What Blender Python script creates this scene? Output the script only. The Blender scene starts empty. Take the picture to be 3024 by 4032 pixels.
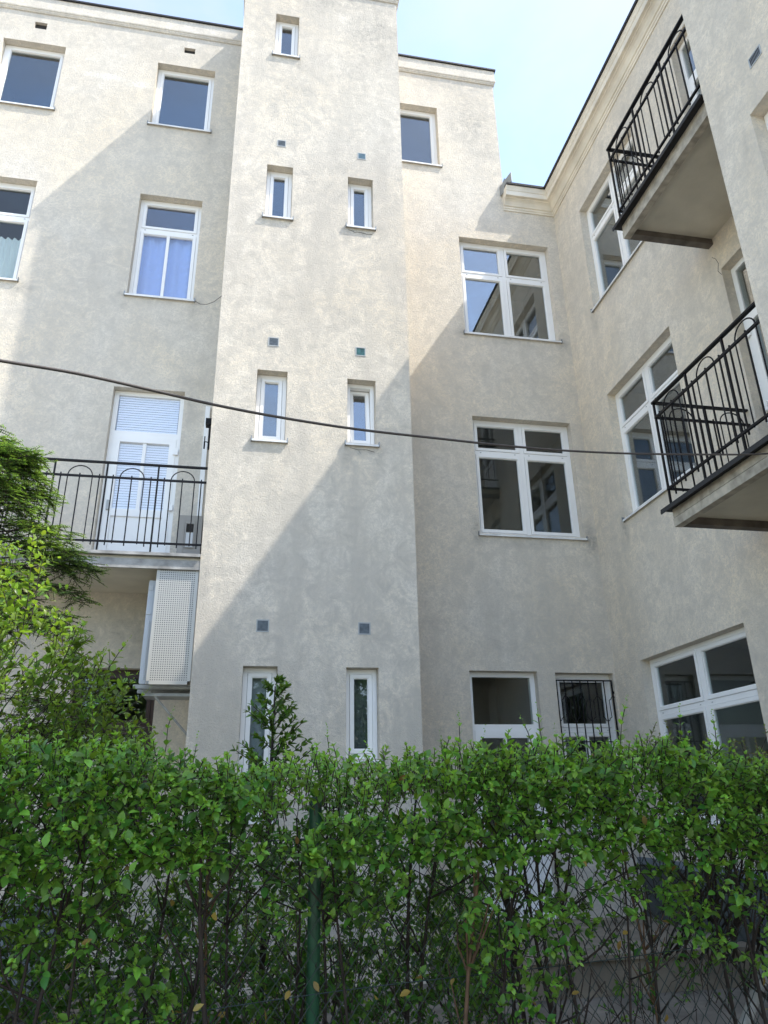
import bpy, bmesh, math, random
import numpy as np
from mathutils import Vector, Matrix

# ------------------------------------------------------------------ camera, sky, sun, exposure
sc = bpy.context.scene
C = sc.collection
E = 1.6                                   # eye height above the ground; heights below are relative to the eye
YAW, PITCH, ROLL = 0.18971, 0.38197, -0.01895
cam_d = bpy.data.cameras.new('camera'); cam = bpy.data.objects.new('camera', cam_d); C.objects.link(cam)
_f = np.array([math.sin(YAW)*math.cos(PITCH), math.cos(YAW)*math.cos(PITCH), math.sin(PITCH)])
_r = np.array([math.cos(YAW), -math.sin(YAW), 0.0]); _u = np.cross(_r, _f)
_R = math.cos(ROLL)*_r + math.sin(ROLL)*_u; _U = -math.sin(ROLL)*_r + math.cos(ROLL)*_u
cam.matrix_world = Matrix(((_R[0], _U[0], -_f[0], 0), (_R[1], _U[1], -_f[1], 0), (_R[2], _U[2], -_f[2], E), (0, 0, 0, 1)))
cam_d.sensor_fit = 'VERTICAL'; cam_d.sensor_height = 36.0; cam_d.lens = 2873.6/4032*36
cam_d.clip_start = 0.05; cam_d.clip_end = 2000
sc.camera = cam

SUN = Vector((2.37, -1.0, 3.81)).normalized()     # towards the sun
elev = math.asin(SUN.z); azim = math.atan2(SUN.x, SUN.y)
w = bpy.data.worlds.new('World'); sc.world = w; w.use_nodes = True
nt = w.node_tree; nt.nodes.clear()
def N(tree, typ, **kw):
    n = tree.nodes.new(typ)
    for k, v in kw.items(): setattr(n, k, v)
    return n
out = N(nt, 'ShaderNodeOutputWorld'); bg = N(nt, 'ShaderNodeBackground')
sky = N(nt, 'ShaderNodeTexSky', sky_type='NISHITA', sun_disc=False)
sky.sun_elevation = elev; sky.sun_rotation = azim; sky.air_density = 1.15; sky.dust_density = 1.0; sky.ozone_density = 1.0; sky.altitude = 100
tc = N(nt, 'ShaderNodeTexCoord')
mp = N(nt, 'ShaderNodeMapping'); mp.inputs['Scale'].default_value = (1.0, 1.0, 2.2)
nz = N(nt, 'ShaderNodeTexNoise'); nz.inputs['Scale'].default_value = 1.7; nz.inputs['Detail'].default_value = 7; nz.inputs['Roughness'].default_value = .55; nz.inputs['Distortion'].default_value = .6
rp = N(nt, 'ShaderNodeMapRange'); rp.inputs['From Min'].default_value = .43; rp.inputs['From Max'].default_value = .66; rp.inputs['To Min'].default_value = .0; rp.inputs['To Max'].default_value = .7
mx = N(nt, 'ShaderNodeMix', data_type='RGBA'); mx.inputs['B'].default_value = (1.95, 2.0, 2.1, 1)
nt.links.new(tc.outputs['Generated'], mp.inputs['Vector']); nt.links.new(mp.outputs['Vector'], nz.inputs['Vector'])
nt.links.new(nz.outputs['Fac'], rp.inputs['Value']); nt.links.new(rp.outputs['Result'], mx.inputs['Factor'])
nt.links.new(sky.outputs['Color'], mx.inputs['A']); nt.links.new(mx.outputs['Result'], bg.inputs['Color'])
bg.inputs['Strength'].default_value = 0.15
nt.links.new(bg.outputs['Background'], out.inputs['Surface'])

sun_d = bpy.data.lights.new('sun', 'SUN'); sun_d.energy = 2.0; sun_d.angle = math.radians(.6); sun_d.color = (1, .945, .86)
sun = bpy.data.objects.new('sun', sun_d); C.objects.link(sun)
sun.rotation_euler = SUN.to_track_quat('Z', 'Y').to_euler(); sun.location = (20, -8, 34)

sc.render.engine = 'CYCLES'
sc.view_settings.view_transform = 'Standard'; sc.view_settings.look = 'None'; sc.view_settings.gamma = 1.0
sc.view_settings.use_curve_mapping = False
sc.view_settings.exposure = 1.74
sc.cycles.use_denoising = True
sc.cycles.max_bounces = 10; sc.cycles.diffuse_bounces = 5; sc.cycles.transparent_max_bounces = 12
sc.cycles.sample_clamp_indirect = 6.0
sc.render.resolution_x, sc.render.resolution_y = 768, 1024
rng = np.random.default_rng(7); random.seed(7)

# ------------------------------------------------------------------ materials
def mat(name, col, rough=.6, metal=0., spec=.5, bump=None, var=None):
    m = bpy.data.materials.new(name); m.use_nodes = True; t = m.node_tree; b = t.nodes['Principled BSDF']
    b.inputs['Base Color'].default_value = (*col, 1); b.inputs['Roughness'].default_value = rough
    b.inputs['Metallic'].default_value = metal; b.inputs['Specular IOR Level'].default_value = spec
    g = N(t, 'ShaderNodeNewGeometry')
    if var:                      # (scale, amount)
        n = N(t, 'ShaderNodeTexNoise'); n.inputs['Scale'].default_value = var[0]; n.inputs['Detail'].default_value = 5
        r = N(t, 'ShaderNodeMapRange'); r.inputs['From Min'].default_value = .3; r.inputs['From Max'].default_value = .7
        r.inputs['To Min'].default_value = 1-var[1]; r.inputs['To Max'].default_value = 1+var[1]*.5
        h = N(t, 'ShaderNodeMix', data_type='RGBA', blend_type='MULTIPLY'); h.inputs['Factor'].default_value = 1; h.inputs['A'].default_value = (*col, 1)
        cc = N(t, 'ShaderNodeCombineColor')
        t.links.new(g.outputs['Position'], n.inputs['Vector']); t.links.new(n.outputs['Fac'], r.inputs['Value'])
        for k in ('Red', 'Green', 'Blue'): t.links.new(r.outputs['Result'], cc.inputs[k])
        t.links.new(cc.outputs['Color'], h.inputs['B']); t.links.new(h.outputs['Result'], b.inputs['Base Color'])
    if bump:
        n2 = N(t, 'ShaderNodeTexNoise'); n2.inputs['Scale'].default_value = bump[0]; n2.inputs['Detail'].default_value = 6
        bp = N(t, 'ShaderNodeBump'); bp.inputs['Strength'].default_value = bump[1]; bp.inputs['Distance'].default_value = bump[2]
        t.links.new(g.outputs['Position'], n2.inputs['Vector']); t.links.new(n2.outputs['Fac'], bp.inputs['Height']); t.links.new(bp.outputs['Normal'], b.inputs['Normal'])
    return m

def stucco_mat(name, base, stain=.5):
    m = bpy.data.materials.new(name); m.use_nodes = True; t = m.node_tree; b = t.nodes['Principled BSDF']
    b.inputs['Roughness'].default_value = .95; b.inputs['Specular IOR Level'].default_value = .15
    L = t.links.new; g = N(t, 'ShaderNodeNewGeometry')
    def noise(scale, detail=4, rough=.55, vec=None, dist=0.):
        n = N(t, 'ShaderNodeTexNoise'); n.inputs['Scale'].default_value = scale; n.inputs['Detail'].default_value = detail
        n.inputs['Roughness'].default_value = rough; n.inputs['Distortion'].default_value = dist
        L(vec or g.outputs['Position'], n.inputs['Vector']); return n.outputs['Fac']
    def rng_(v, a, b_, c, d):
        r = N(t, 'ShaderNodeMapRange'); L(v, r.inputs['Value'])
        for k, q in zip(('From Min', 'From Max', 'To Min', 'To Max'), (a, b_, c, d)): r.inputs[k].default_value = q
        return r.outputs['Result']
    def math_(op, a, b_):
        n = N(t, 'ShaderNodeMath', operation=op)
        for i, q in enumerate((a, b_)):
            if isinstance(q, (int, float)): n.inputs[i].default_value = q
            else: L(q, n.inputs[i])
        return n.outputs[0]
    def mix(f, a, b_):
        n = N(t, 'ShaderNodeMix', data_type='RGBA')
        if isinstance(f, (int, float)): n.inputs['Factor'].default_value = f
        else: L(f, n.inputs['Factor'])
        for k, q in (('A', a), ('B', b_)):
            if isinstance(q, tuple): n.inputs[k].default_value = (*q, 1)
            else: L(q, n.inputs[k])
        return n.outputs['Result']
    def attr(nm):
        a = N(t, 'ShaderNodeAttribute', attribute_name=nm); return a.outputs['Fac']
    st = N(t, 'ShaderNodeMapping'); st.inputs['Scale'].default_value = (1, 1, .22); L(g.outputs['Position'], st.inputs['Vector'])
    big = noise(.55, 5, .6, dist=.5); mid = noise(5.0, 8, .75, dist=.8); fine = noise(30, 5, .75, dist=.9); streak = noise(2.6, 5, .6, st.outputs['Vector'])
    c0 = tuple(base)
    dark = tuple(q*f for q, f in zip(base, (.70, .695, .69))); warm = tuple(q*f for q, f in zip(base, (1.06, 1.0, .90))); grey = (.31, .295, .265); pale = tuple(min(.88, q*1.2) for q in base)
    col = mix(rng_(big, .36, .64, 0, .9), warm, c0)
    col = mix(rng_(mid, .42, .64, 0, .70*stain+.35), col, dark)
    col = mix(rng_(streak, .46, .66, 0, .85*stain), col, dark)
    col = mix(rng_(mid, .22, .42, .30, 0), col, tuple(min(.88, q*1.1) for q in base))
    d = math_('MULTIPLY', attr('dirt'), rng_(noise(6, 8, .78, dist=1.0), .36, .62, .0, 1.35))
    col = mix(math_('MINIMUM', d, .95), col, grey)
    p = rng_(math_('MULTIPLY', attr('patch'), rng_(noise(9, 7, .7, dist=1.5), .3, .7, .2, 1.5)), .25, .8, 0, .85)
    col = mix(p, col, pale)
    col = mix(rng_(fine, .40, .58, .72, 0), col, tuple(q*.72 for q in base))
    L(col, b.inputs['Base Color'])
    h = math_('ADD', math_('MULTIPLY', noise(64, 3, .6, dist=1.1), 1.0), math_('MULTIPLY', noise(24, 3, .5, dist=.8), .35))
    h = math_('ADD', h, math_('MULTIPLY', noise(2.0, 3, .5), .9))
    bp = N(t, 'ShaderNodeBump'); bp.inputs['Strength'].default_value = .8; bp.inputs['Distance'].default_value = .014
    L(h, bp.inputs['Height']); L(bp.outputs['Normal'], b.inputs['Normal'])
    return m

def glass_mat(name, f0=.10, tint=(.86, .90, .89)):
    m = bpy.data.materials.new(name); m.use_nodes = True; t = m.node_tree; t.nodes.clear()
    o = N(t, 'ShaderNodeOutputMaterial'); mxs = N(t, 'ShaderNodeMixShader'); tr = N(t, 'ShaderNodeBsdfTransparent'); gl = N(t, 'ShaderNodeBsdfGlossy'); g = N(t, 'ShaderNodeNewGeometry')
    tr.inputs['Color'].default_value = (*tint, 1); gl.inputs['Roughness'].default_value = .0; gl.inputs['Color'].default_value = (.93, .96, 1, 1)
    dt = N(t, 'ShaderNodeVectorMath', operation='DOT_PRODUCT'); t.links.new(g.outputs['Normal'], dt.inputs[0]); t.links.new(g.outputs['Incoming'], dt.inputs[1])
    ab = N(t, 'ShaderNodeMath', operation='ABSOLUTE'); t.links.new(dt.outputs['Value'], ab.inputs[0])
    om = N(t, 'ShaderNodeMath', operation='SUBTRACT'); om.inputs[0].default_value = 1; t.links.new(ab.outputs[0], om.inputs[1])
    p5 = N(t, 'ShaderNodeMath', operation='POWER'); p5.inputs[1].default_value = 5; t.links.new(om.outputs[0], p5.inputs[0])
    fr = N(t, 'ShaderNodeMath', operation='MULTIPLY_ADD'); fr.inputs[1].default_value = 1-f0; fr.inputs[2].default_value = f0; t.links.new(p5.outputs[0], fr.inputs[0])
    n = N(t, 'ShaderNodeTexNoise'); n.inputs['Scale'].default_value = 1.6; n.inputs['Detail'].default_value = 1
    bp = N(t, 'ShaderNodeBump'); bp.inputs['Strength'].default_value = .10; bp.inputs['Distance'].default_value = .010
    t.links.new(g.outputs['Position'], n.inputs['Vector']); t.links.new(n.outputs['Fac'], bp.inputs['Height']); t.links.new(bp.outputs['Normal'], gl.inputs['Normal'])
    t.links.new(fr.outputs[0], mxs.inputs['Fac']); t.links.new(tr.outputs[0], mxs.inputs[1]); t.links.new(gl.outputs[0], mxs.inputs[2]); t.links.new(mxs.outputs[0], o.inputs['Surface'])
    return m

def leaf_mat(name, old, young, trans=.35, use_attr=True, rough=.36):
    m = bpy.data.materials.new(name); m.use_nodes = True; t = m.node_tree; b = t.nodes['Principled BSDF']; L = t.links.new
    o = t.nodes['Material Output']
    if use_attr:
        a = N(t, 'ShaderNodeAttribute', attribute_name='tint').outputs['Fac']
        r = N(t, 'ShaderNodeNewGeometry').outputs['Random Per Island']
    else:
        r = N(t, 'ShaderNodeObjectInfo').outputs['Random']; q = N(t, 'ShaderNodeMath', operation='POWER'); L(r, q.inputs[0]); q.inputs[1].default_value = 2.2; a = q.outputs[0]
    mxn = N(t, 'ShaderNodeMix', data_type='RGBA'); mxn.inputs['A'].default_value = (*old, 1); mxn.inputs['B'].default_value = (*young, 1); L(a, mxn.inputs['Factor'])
    hs = N(t, 'ShaderNodeHueSaturation')
    hs.inputs['Saturation'].default_value = 1.0
    for nm, lo, hi in (('Value', .70, 1.28), ('Hue', .475, .512)):
        mr = N(t, 'ShaderNodeMapRange'); mr.inputs['To Min'].default_value = lo; mr.inputs['To Max'].default_value = hi; L(r, mr.inputs['Value']); L(mr.outputs['Result'], hs.inputs[nm])
    L(mxn.outputs['Result'], hs.inputs['Color']); L(hs.outputs['Color'], b.inputs['Base Color'])
    b.inputs['Roughness'].default_value = rough; b.inputs['Specular IOR Level'].default_value = .42
    tl = N(t, 'ShaderNodeBsdfTranslucent'); ms = N(t, 'ShaderNodeMixShader'); ms.inputs['Fac'].default_value = trans
    br = N(t, 'ShaderNodeMix', data_type='RGBA', blend_type='MULTIPLY'); br.inputs['Factor'].default_value = 1; br.inputs['B'].default_value = (1.5, 1.45, .7, 1)
    L(hs.outputs['Color'], br.inputs['A']); L(br.outputs['Result'], tl.inputs['Color'])
    L(b.outputs[0], ms.inputs[1]); L(tl.outputs[0], ms.inputs[2]); L(ms.outputs[0], o.inputs['Surface'])
    return m

BASE = (.81, .755, .665)
M = dict(
    stucco=stucco_mat('stucco', BASE), tower=stucco_mat('tower stucco', (.81, .75, .655), 1.0), wing=stucco_mat('wing stucco', (.84, .775, .67), .5),
    cornice=mat('cornice plaster', (.78, .715, .60), .9, spec=.2, bump=(40, .3, .004), var=(3, .16)),
    black_edge=mat('roof felt edge', (.018, .018, .020), .7, bump=(30, .5, .01)),
    zinc=mat('zinc flashing', (.30, .32, .33), .45, .7, var=(4, .25)),
    pvc=mat('white pvc', (.90, .895, .88), .28, spec=.5, var=(1.5, .05)),
    sill=mat('white metal sill', (.80, .80, .79), .4, var=(6, .18)),
    brown=mat('brown wood', (.045, .022, .018), .45, var=(8, .3)),
    glass=glass_mat('window glass', .17), glass_mid=glass_mat('plain window glass', .11), glass_dark=glass_mat('dim window glass', .055), glass_clear=glass_mat('clear window glass', .10, (.97, .98, 1.0)),
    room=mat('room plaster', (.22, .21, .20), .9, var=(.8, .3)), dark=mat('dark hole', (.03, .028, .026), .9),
    curtain=mat('sheer curtain', (.78, .80, .82), .9), curtainsky=mat('curtain with sky tint', (.30, .42, .72), .9), blind=mat('white blind', (.90, .91, .92), .5),
    reflgrey=mat('grey pane reflection tone', (.30, .31, .34), .8), refldark=mat('dark pane reflection tone', (.10, .105, .11), .8),
    iron=mat('black iron', (.008, .008, .010), .55, spec=.22, bump=(120, .2, .002)),
    rust=mat('rusty painted steel', (.42, .38, .31), .7, bump=(30, .4, .004), var=(9, .45)),
    rustdark=mat('weathered dark steel', (.14, .12, .10), .75, bump=(25, .4, .005), var=(7, .5)),
    soffit=mat('soffit plaster', (.62, .575, .48), .95, bump=(30, .3, .006), var=(2.2, .18)),
    slab=mat('dirty concrete edge', (.40, .39, .37), .95, bump=(25, .5, .01), var=(5, .5)),
    ac=mat('light grey steel', (.52, .50, .455), .35, .15, var=(.9, .06)), acw=mat('white unit casing', (.66, .69, .72), .4, var=(2, .08)), acg=mat('grey unit casing', (.36, .34, .31), .5),
    label=mat('paper label', (.7, .72, .74), .7), galv=mat('galvanised steel', (.42, .43, .42), .5, .6, var=(9, .3)),
    vent=mat('vent grille blue grey', (.13, .16, .19), .55, var=(20, .4)), ventframe=mat('vent frame', (.42, .44, .45), .7), ventteal=mat('vent grille teal', (.06, .20, .22), .55, var=(14, .6)), ventblue=mat('vent grille blue', (.14, .25, .33), .5, var=(14, .3)),
    cable=mat('grey brown cable', (.055, .046, .043), .6, var=(30, .25)),
    green=mat('green painted steel', (.020, .080, .040), .45, var=(14, .45), bump=(60, .2, .002)), wire=mat('dark coated wire', (.014, .03, .028), .5),
    bark=mat('dark bark', (.032, .023, .018), .9, bump=(80, .5, .004), var=(20, .4)), cane=mat('brown cane', (.16, .095, .055), .85, bump=(60, .5, .004), var=(14, .5)),
    concrete=mat('old concrete', (.25, .215, .165), .95, bump=(18, .6, .012), var=(3, .4)),
    soil=mat('trodden ground', (.40, .36, .30), 1., bump=(14, .8, .03), var=(4, .5)),
    paving=mat('dark yard paving', (.19, .17, .14), .95, bump=(16, .7, .012), var=(2.5, .45)),
    slate=mat('slate grey panel', (.055, .065, .068), .6, var=(5, .35)), bluegrey=mat('blue grey flashing', (.20, .24, .28), .5, .3, var=(5, .25)),
    pole=mat('pale weathered pole', (.42, .42, .41), .7, var=(8, .3)),
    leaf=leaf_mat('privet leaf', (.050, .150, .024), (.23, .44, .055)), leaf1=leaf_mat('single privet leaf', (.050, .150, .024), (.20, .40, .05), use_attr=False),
    leafy=leaf_mat('pale privet leaf', (.085, .17, .030), (.26, .40, .055), .42), leafy1=leaf_mat('single pale leaf', (.085, .17, .030), (.24, .38, .05), .42, use_attr=False),
    yew=leaf_mat('yew needle', (.062, .140, .040), (.26, .42, .09), .35, rough=.5), sap=leaf_mat('dark sapling leaf', (.055, .13, .022), (.18, .32, .045)), bush=leaf_mat('garden bush leaf', (.10, .21, .035), (.26, .42, .06), .45), twigleaf=leaf_mat('small olive leaf', (.085, .125, .035), (.22, .29, .06)), dead=leaf_mat('withered leaf', (.30, .22, .06), (.3, .2, .05)), tree=leaf_mat('added tree leaf', (.035, .085, .02), (.08, .16, .03)),
)

# ------------------------------------------------------------------ mesh helpers
ROOT = {}
def link(name, me, m, parent=None):
    o = bpy.data.objects.new(name, me); C.objects.link(o)
    if m is not None and len(me.materials) == 0: me.materials.append(m)
    if parent is not None: o.parent = parent
    return o
def base_of(parent):
    v = Vector((0, 0, 0))
    while parent is not None: v += parent.location; parent = parent.parent
    return v
def thing(name, label, cat, loc, group=None):
    o = bpy.data.objects.new(name, None); C.objects.link(o); o.empty_display_size = .2; o.location = (loc[0], loc[1], loc[2]+E)
    o['label'] = label; o['category'] = cat
    if group: o['group'] = group
    return o

class MB:
    def __init__(s): s.v = []; s.f = []; s.d = {}
    def vert(s, p, weld=False):
        if weld:
            k = (round(p[0], 5), round(p[1], 5), round(p[2], 5))
            if k in s.d: return s.d[k]
            s.d[k] = len(s.v)
        s.v.append(tuple(p)); return len(s.v)-1
    def quad(s, *ps, weld=True): s.f.append([s.vert(p, weld) for p in ps]); return s
    def box(s, P, u0, u1, d0, d1, z0, z1):
        c = [P(u, d, z) for z in (z0, z1) for d in (d0, d1) for u in (u0, u1)]; n = len(s.v); s.v += c
        s.f += [[n+i for i in q] for q in ((0, 1, 5, 4), (2, 6, 7, 3), (0, 4, 6, 2), (1, 3, 7, 5), (0, 2, 3, 1), (4, 5, 7, 6))]; return s
    def ring(s, P, u0, u1, z0, z1, wl, wr, wb, wt, d0, d1):
        o = [(u0, z0), (u1, z0), (u1, z1), (u0, z1)]; i = [(u0+wl, z0+wb), (u1-wr, z0+wb), (u1-wr, z1-wt), (u0+wl, z1-wt)]
        n = len(s.v); s.v += [P(a, d0, b) for a, b in o]+[P(a, d0, b) for a, b in i]+[P(a, d1, b) for a, b in o]+[P(a, d1, b) for a, b in i]
        for k in range(4):
            j = (k+1) % 4
            s.f += [[n+k, n+j, n+4+j, n+4+k], [n+8+k, n+12+k, n+12+j, n+8+j], [n+k, n+8+k, n+8+j, n+j], [n+4+k, n+4+j, n+12+j, n+12+k]]
        return s
    def tube(s, pts, r, n=8, cap=True):
        pts = [Vector(p) for p in pts]; rs = r if hasattr(r, '__len__') else [r]*len(pts); base = len(s.v); prev = None
        for i, p in enumerate(pts):
            t = (pts[min(i+1, len(pts)-1)]-pts[max(i-1, 0)]).normalized()
            if prev is None: a = t.orthogonal().normalized()
            else: a = (prev-t*prev.dot(t)); a = a.normalized() if a.length > 1e-6 else t.orthogonal().normalized()
            prev = a; b = t.cross(a)
            for k in range(n):
                g = 2*math.pi*k/n; s.v.append(tuple(p+(a*math.cos(g)+b*math.sin(g))*rs[i]))
        for i in range(len(pts)-1):
            for k in range(n):
                j = (k+1) % n; s.f.append([base+i*n+k, base+i*n+j, base+(i+1)*n+j, base+(i+1)*n+k])
        if cap: s.f.append([base+k for k in range(n)][::-1]); s.f.append([base+(len(pts)-1)*n+k for k in range(n)])
        return s
    def sweep(s, path, prof, up=True):
        """profile (offset outward, z) along a horizontal polyline of (x, y); the outward side lies to the right of the path direction"""
        P = [Vector((a, b)) for a, b in path]; rows = []
        for i, p in enumerate(P):
            d0 = (P[i]-P[i-1]).normalized() if i else None; d1 = (P[i+1]-P[i]).normalized() if i < len(P)-1 else None
            n0 = Vector((d0.y, -d0.x)) if d0 else None; n1 = Vector((d1.y, -d1.x)) if d1 else None
            if n0 is None: m = n1
            elif n1 is None: m = n0
            else: m = (n0+n1)/(1+n0.dot(n1))
            rows.append([s.vert((p.x+m.x*o, p.y+m.y*o, z)) for o, z in prof])
        for a, b in zip(rows, rows[1:]):
            for k in range(len(prof)-1): s.f.append([a[k], b[k], b[k+1], a[k+1]])
        s.f.append(rows[0][:]); s.f.append(rows[-1][::-1]); return s
    def build(s, name, m, parent=None, smooth=False, kind=None, label=None):
        me = bpy.data.meshes.new(name); b = base_of(parent)
        me.from_pydata([(x-b.x, y-b.y, z+E-b.z) for x, y, z in s.v], [], s.f)
        bm = bmesh.new(); bm.from_mesh(me); bmesh.ops.recalc_face_normals(bm, faces=bm.faces); bm.to_mesh(me); bm.free()
        if smooth: me.polygons.foreach_set('use_smooth', [True]*len(me.polygons))
        o = link(name, me, m, parent)
        if kind: o['kind'] = kind
        if label: o['label'] = label
        return o

W_ = lambda u, d, z: (u, d, z)
YW, YT, XW, XB = 9.0, 7.85, 4.786, 3.72
WALL = lambda u, d, z: (u, YW+d, z)
TOW = lambda u, d, z: (u, YT+d, z)
WING = lambda u, d, z: (XW+d, u, z)
BLOCK = lambda u, d, z: (XB+d, u, z)

# ------------------------------------------------------------------ ground
def structure(o): o['kind'] = 'structure'; return o
g = MB()
gx = np.linspace(-40, 40, 81); gy = np.linspace(-40, 60, 101)
for j in range(len(gy)-1):
    for i in range(len(gx)-1):
        q = [(gx[i], gy[j]), (gx[i+1], gy[j]), (gx[i+1], gy[j+1]), (gx[i], gy[j+1])]
        g.quad(*[(a, b, -1.6+.02*math.sin(a*2.1+b)*math.cos(b*1.7-a*.6)) for a, b in q])
structure(g.build('ground', M['soil']))
g = MB().box(W_, 2.49, XW-.004, 6.96, YW-.004, -1.7, -1.30); g.box(W_, 2.46, XW-.006, 6.92, YW-.006, -1.298, -1.255)
structure(MB().box(W_, -6.9, XW-.003, 2.6, YW-.003, -1.64, -1.572).build('yard_paving', M['paving']))  # dark sheet added over ground kept pale to bounce light
lnd = structure(g.build('concrete_landing', M['concrete']))

# ------------------------------------------------------------------ the building
B = thing('apartment_building', 'beige stuccoed apartment building with stair tower, side wing and black iron balconies', 'building', (0, YW, -1.6))

def wall(name, P, u0, u1, z0, z1, ops, m, dirt=(), patch=(), skip=None, cell=.08, depth=.22, extra_u=(), extra_z=(), sides=()):
    def cuts(a, b, marks):
        mk = sorted({round(q, 4) for q in [a, b, *marks] if a-1e-6 <= q <= b+1e-6}); r = []
        for p, q in zip(mk, mk[1:]):
            n = max(1, math.ceil((q-p)/cell)); r += [p+(q-p)*k/n for k in range(n)]
        return r+[mk[-1]]
    us = cuts(u0, u1, [q for o in ops for q in o[:2]]+list(extra_u)); zs = cuts(z0, z1, [q for o in ops for q in o[2:4]]+list(extra_z))
    mb = MB(); UZ = []
    def vv(u, z, d=0.):
        k = (round(u, 4), round(z, 4), d)
        if k not in mb.d:
            mb.d[k] = len(mb.v); mb.v.append(P(u, d, z)); UZ.append((u, z))
        return mb.d[k]
    for a, b in zip(us, us[1:]):
        for c, d in zip(zs, zs[1:]):
            mu, mz = (a+b)/2, (c+d)/2
            if any(o[0] < mu < o[1] and o[2] < mz < o[3] for o in ops) or (skip and skip(mu, mz)): continue
            mb.f.append([vv(a, c), vv(b, c), vv(b, d), vv(a, d)])
    for o in ops:
        dp = o[4] if len(o) > 4 else depth
        uu = [q for q in us if o[0]-1e-4 <= q <= o[1]+1e-4]; zz = [q for q in zs if o[2]-1e-4 <= q <= o[3]+1e-4]
        loop = [(q, o[2]) for q in uu]+[(o[1], q) for q in zz[1:]]+[(q, o[3]) for q in uu[::-1][1:]]+[(o[0], q) for q in zz[::-1][1:]]
        for p, q in zip(loop, loop[1:]): mb.f.append([vv(*p), vv(*q), vv(*q, dp), vv(*p, dp)])
    for us_, dep in sides:                       # side returns
        for c, d in zip(zs, zs[1:]): mb.f.append([vv(us_, c), vv(us_, d), vv(us_, d, dep), vv(us_, c, dep)])
    o = mb.build(name, m, B)
    A = np.array(UZ); dirt = list(dirt)
    for q in ops:
        if len(q) < 5: dirt += [(q[0]-.02, q[2]-.16, .045, .20, .55), (q[1]+.03, q[2]-.18, .05, .24, .6), ((q[0]+q[1])/2, q[2]-.10, (q[1]-q[0])*.5, .07, .35), (q[0]-.03, q[2]+.03, .05, .05, .6), (q[1]+.03, q[2]+.03, .05, .05, .6)]
    for nm, spots in (('dirt', dirt), ('patch', patch)):
        val = np.zeros(len(A))
        for (cu, cz, ru, rz, st) in spots: val = np.maximum(val, st*np.exp(-(((A[:, 0]-cu)/ru)**2+((A[:, 1]-cz)/rz)**2)))
        at = o.data.attributes.new(nm, 'FLOAT', 'POINT'); at.data.foreach_set('value', val.astype(np.float32))
    return o

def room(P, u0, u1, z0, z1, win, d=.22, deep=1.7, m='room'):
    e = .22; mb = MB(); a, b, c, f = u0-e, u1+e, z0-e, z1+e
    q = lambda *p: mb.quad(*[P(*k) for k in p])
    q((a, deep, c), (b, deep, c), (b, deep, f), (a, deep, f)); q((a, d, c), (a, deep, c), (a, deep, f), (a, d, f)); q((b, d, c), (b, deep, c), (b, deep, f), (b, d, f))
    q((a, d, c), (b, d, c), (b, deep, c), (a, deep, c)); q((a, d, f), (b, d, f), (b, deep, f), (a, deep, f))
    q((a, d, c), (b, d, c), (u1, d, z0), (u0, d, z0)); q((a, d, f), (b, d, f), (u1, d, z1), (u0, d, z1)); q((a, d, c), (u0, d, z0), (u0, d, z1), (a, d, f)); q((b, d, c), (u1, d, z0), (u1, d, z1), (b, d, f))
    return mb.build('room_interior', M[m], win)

def sash(P, u0, u1, z0, z1, win, m, gl, wd=.040, d0=.115, tilt=0., bars=0):
    T = P
    if tilt: T = lambda u, d, z: P(u, d+(z-z0)*tilt, z)
    u0, u1, z0, z1 = u0+.004, u1-.004, z0+.004, z1-.004
    MB().ring(T, u0, u1, z0, z1, wd, wd, wd, wd, d0, d0+.055).build('sash', m, win)
    r = .009                                                                # glazing bead steps back towards the glass
    MB().ring(T, u0+wd, u1-wd, z0+wd, z1-wd, r, r, r, r, d0+.014, d0+.046).build('glazing_bead', m, win)
    MB().box(T, u0+wd+.001, u1-wd-.001, d0+.030, d0+.036, z0+wd+.001, z1-wd-.001).build('pane', gl, win)
    for k in range(bars):
        c = u0+(u1-u0)*(k+1)/(bars+1); MB().box(T, c-.021, c+.021, d0+.004, d0+.050, z0+wd+.0005, z1-wd-.0005).build('glazing_bar', m, win)

def sill(P, u0, u1, z0, win, m='sill', out=.035, over=.022, fall=.022):
    mb = MB(); a, b = u0-over, u1+over
    prof = [(.118, z0+.004), (-out, z0-fall), (-out, z0-fall-.026), (-out+.004, z0-fall-.026), (-out+.004, z0-fall-.005), (.118, z0-.004)]
    A = [mb.vert(P(a, d, z)) for d, z in prof]; Bq = [mb.vert(P(b, d, z)) for d, z in prof]
    for k in range(len(prof)): j = (k+1) % len(prof); mb.f.append([A[k], Bq[k], Bq[j], A[j]])
    mb.f += [A[::-1], Bq]
    mb.build('sill', M[m], win)
    for c, s_ in ((a, -1), (b, 1)): MB().box(P, min(c, c+s_*.010), max(c, c+s_*.010), -out-.003, .0, z0-fall-.026, z0+.014).build('sill_end_cap', M['zinc'], win)

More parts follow.
